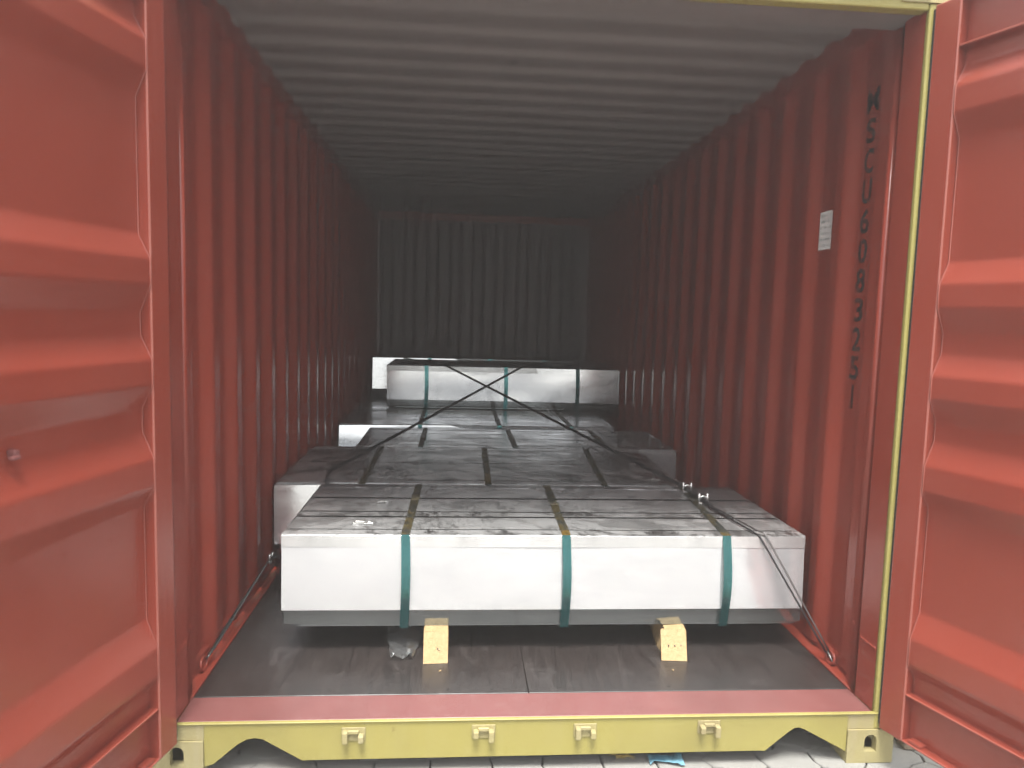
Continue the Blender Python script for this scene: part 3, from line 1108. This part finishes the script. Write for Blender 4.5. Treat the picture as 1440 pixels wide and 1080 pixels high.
mb.tube([P0, P0 + Vector((.012, -.02, -.03)), Vector((1.172, 0.322, FZ + .012))], 0.005, 8)
mb.build('hook', M['wire_grey'], t)

t = thing('lashing_wire', 'black lashing wire from the left wall over the second bundle to the raised bundle', 'lashing wire', (-1.166, 0.335, FZ + .03), 'crossed lashing wires')
Q0, Q1 = Vector((-1.160, 0.350, FZ + .046)), Vector((-1.150, 1.180, 0.300))
for q in (-1, 1):
    mb = MB()
    e = Vector((.008, 0, .007)) * q
    mb.tube(path([Q0 + e * .3, Q0.lerp(Q1, .12) + e, Q0.lerp(Q1, .5) + e, Q1 + e * .2], 6), 0.0036, 8)
    mb.build('strand', M['wire_grey'] if q > 0 else M['wire'], t)
mb = MB()
G0 = Vector((0.300, 4.085, 1.036))
mb.tube(path([Q1, (-0.97, 1.284, 0.33), (-0.905, 1.285, 0.62), (-0.902, 1.294, zl)], 6) + path([(-0.905, 1.315, zl + .004), (-0.912, 1.40, zl + .010)], 3) + path([(-0.92, 1.42, zl + .012), G0], 14, 0.0), 0.0086, 8)
mb.tube(path([G0, (0.70, 4.93, 1.034)], 4), 0.005, 8)
mb.build('wire', M['wire'], t)
mb = MB()
c = Q1
pts = [c + Vector((.004, .024 * math.cos(a_), .024 * math.sin(a_))) for a_ in [math.pi * (1 + k / 9) for k in range(10)]]
mb.tube(pts + [pts[-1] + Vector((.004, .004, .025))], 0.0065, 8)
mb.tube([pts[0], pts[0] + Vector((.004, 0, .030))], 0.0075, 8)
mb.build('hook', M['zinc'], t)

# ------------------------------------------------------------------ small things
# steel clips left lying on the bundle tops
for k, (x, y, z, rz, lab) in enumerate((
        (-0.600, 0.930, ZT + .010, 0.3, 'small bright steel offcut on the nearest bundle top, beside its left strap'),
        (-0.640, 0.610, ZT + .010, -0.1, 'longest pale steel offcut lying near the front left edge of the nearest bundle'),
        (-0.600, 1.145, ZT + .010, 0.9, 'small bright steel offcut at the back left of the nearest bundle top'),
        (0.760, 1.420, ZT + .010, 0.2, 'bright steel offcut at the front right of the second bundle top'),
        (0.735, 1.800, ZT + .010, 0.5, 'bright steel offcut at the middle right of the second bundle top'),
        (0.690, 2.180, ZT + .010, 0.1, 'bright steel offcut at the back right of the second bundle top'),
        (0.86, 2.52, ZT + .010, 0.1, 'bright steel offcut at the right end of the third bundle top'))):
    mb = MB()
    xf = Matrix.Translation((x, y, z)) @ Matrix.Rotation(rz, 4, 'Z')
    k_ = 1.0 if k == 1 else 0.62
    xf = xf @ Matrix.Scale(k_, 4)
    mb.box(-.040, .040, -.012, .012, -.006, -.002, .0005, xf)
    mb.box(-.030, .006, -.014, .014, -.0015, .006, .002, xf)
    mb.box(.018, .040, -.010, .010, -.0015, .010, .002, xf @ Matrix.Rotation(.3, 4, 'Y'))
    tag(mb.build('steel_offcut', M['zinc'], origin=(x, y, z)), lab, 'steel offcut', 'steel offcuts on the bundle tops')

# crumpled film by the left skid
mb = MB()
nu, nv = 16, 18
gr = []
for j in range(nv + 1):
    row = []
    for i in range(nu + 1):
        a_, b_ = i / nu, j / nv
        wdt = lerp(.085, .16, b_)
        q = Vector((a_ * 5.0, b_ * 5.0, 2.2))
        n1 = mnoise.noise(q) * .5 + mnoise.noise(q * 2.3) * .3
        x = -0.470 + (a_ - .5) * wdt + .012 * n1
        y = 0.400 + b_ * .24
        z = FZ + .012 + .045 * abs(n1) * (1 - .4 * b_) + .10 * max(0, b_ - .35) + .008 * math.sin(a_ * 9 + b_ * 4)
        row.append(mb.bm.verts.new((x, y, max(z, FZ + .002))))
    gr.append(row)
for j in range(nv):
    for i in range(nu):
        mb.bm.faces.new((gr[j][i], gr[j][i + 1], gr[j + 1][i + 1], gr[j + 1][i]))
tag(mb.build('plastic_film', M['film'], origin=(-0.47, 0.42, FZ)), 'crumpled clear plastic film hanging beneath the nearest bundle by the left skid', 'plastic film')

# nails and crumbs on the floor
for k, (x, y, lab) in enumerate(((-0.322, 0.318, 'tiny bright splinter on the floor in front of the left timber skid'),
                                 (0.545, 0.305, 'tiny pale wood crumb on the floor in front of the right timber skid'),
                                 (-0.77, 0.330, 'tiny grey nail lying on the floor near the left front corner'))):
    mb = MB()
    xf = Matrix.Translation((x, y, FZ + .003)) @ Matrix.Rotation(.7 * k + .6, 4, 'Z')
    mb.box(-.006, .004, -.0016, .0016, -.002, .001, .0004, xf)
    mb.box(-.002, .006, .001, .003, -.002, .001, .0004, xf @ Matrix.Rotation(.6, 4, 'Z'))
    tag(mb.build('debris_crumb', M['wire_grey'] if k == 2 else M['wood'], origin=(x, y, FZ)), lab, 'debris')

# timber packing under the right door
mb = MB()
xf = Matrix.Translation((1.43, 0.10, 0)) @ Matrix.Rotation(R(-6), 4, 'Z')
mb.box(-.12, .17, -.05, .06, 0.001, .085, .004, xf, 2)
tag(mb.build('timber_block', M['wood_old'], origin=(1.43, 0.10, 0)), 'weathered timber block on the ground behind the right yellow corner casting', 'timber block')

# blue wrapper on the pavers
mb = MB()
for i in range(9):
    a_ = i / 9
    b_ = (i + 1) / 9
    def wz(u):
        return .004 + .010 * abs(math.sin(u * 7)) + .004 * math.sin(u * 17)
    mb.face([(0.385 + a_ * .115, 0.005 + .01 * math.sin(a_ * 5), wz(a_)), (0.385 + b_ * .115, 0.005 + .01 * math.sin(b_ * 5), wz(b_)),
             (0.385 + b_ * .115, 0.050 + .006 * math.sin(b_ * 8), wz(b_ + .2)), (0.385 + a_ * .115, 0.050 + .006 * math.sin(a_ * 8), wz(a_ + .2))])
wr = tag(mb.build('plastic_wrapper', M['blue'], origin=(0.44, 0.03, 0)), 'crumpled blue plastic wrapper on the pavers under the yellow sill', 'wrapper')

# straw tuft
mb = MB()
rs = random.Random(4)
for k in range(14):
    a_ = rs.uniform(-2.8, -.3)
    L = rs.uniform(.02, .055)
    p = Vector((0.292 + rs.uniform(-.012, .012), 0.05, .004))
    tip = p + Vector((math.cos(a_) * L, math.sin(a_) * L * .8, rs.uniform(.004, .028)))
    mb.tube([p, p.lerp(tip, .5) + Vector((0, 0, .008)), tip], [.0016, .0014, .0006], 5)
tag(mb.build('straw_tuft', M['straw'], origin=(0.292, 0.05, 0)), 'small tuft of dry yellow straw on the pavers under the sill', 'straw')

# ------------------------------------------------------------------ added scattering volume that imitates lens veiling glare
mb = MB()
mb.box(-75, 75, -75, 75, -1.05, 2.75)
m = bpy.data.materials.new('lens_veil')
m.use_nodes = True
m.node_tree.nodes.clear()
mo = m.node_tree.nodes.new('ShaderNodeOutputMaterial')
pv = m.node_tree.nodes.new('ShaderNodeVolumePrincipled')
pv.inputs['Color'].default_value = (0.9, 0.91, 0.9, 1)
pv.inputs['Density'].default_value = VEIL
pv.inputs['Anisotropy'].default_value = 0.3
m.node_tree.links.new(pv.outputs[0], mo.inputs['Volume'])
hz = tag(mb.build('veil_volume', m), kind='stuff')
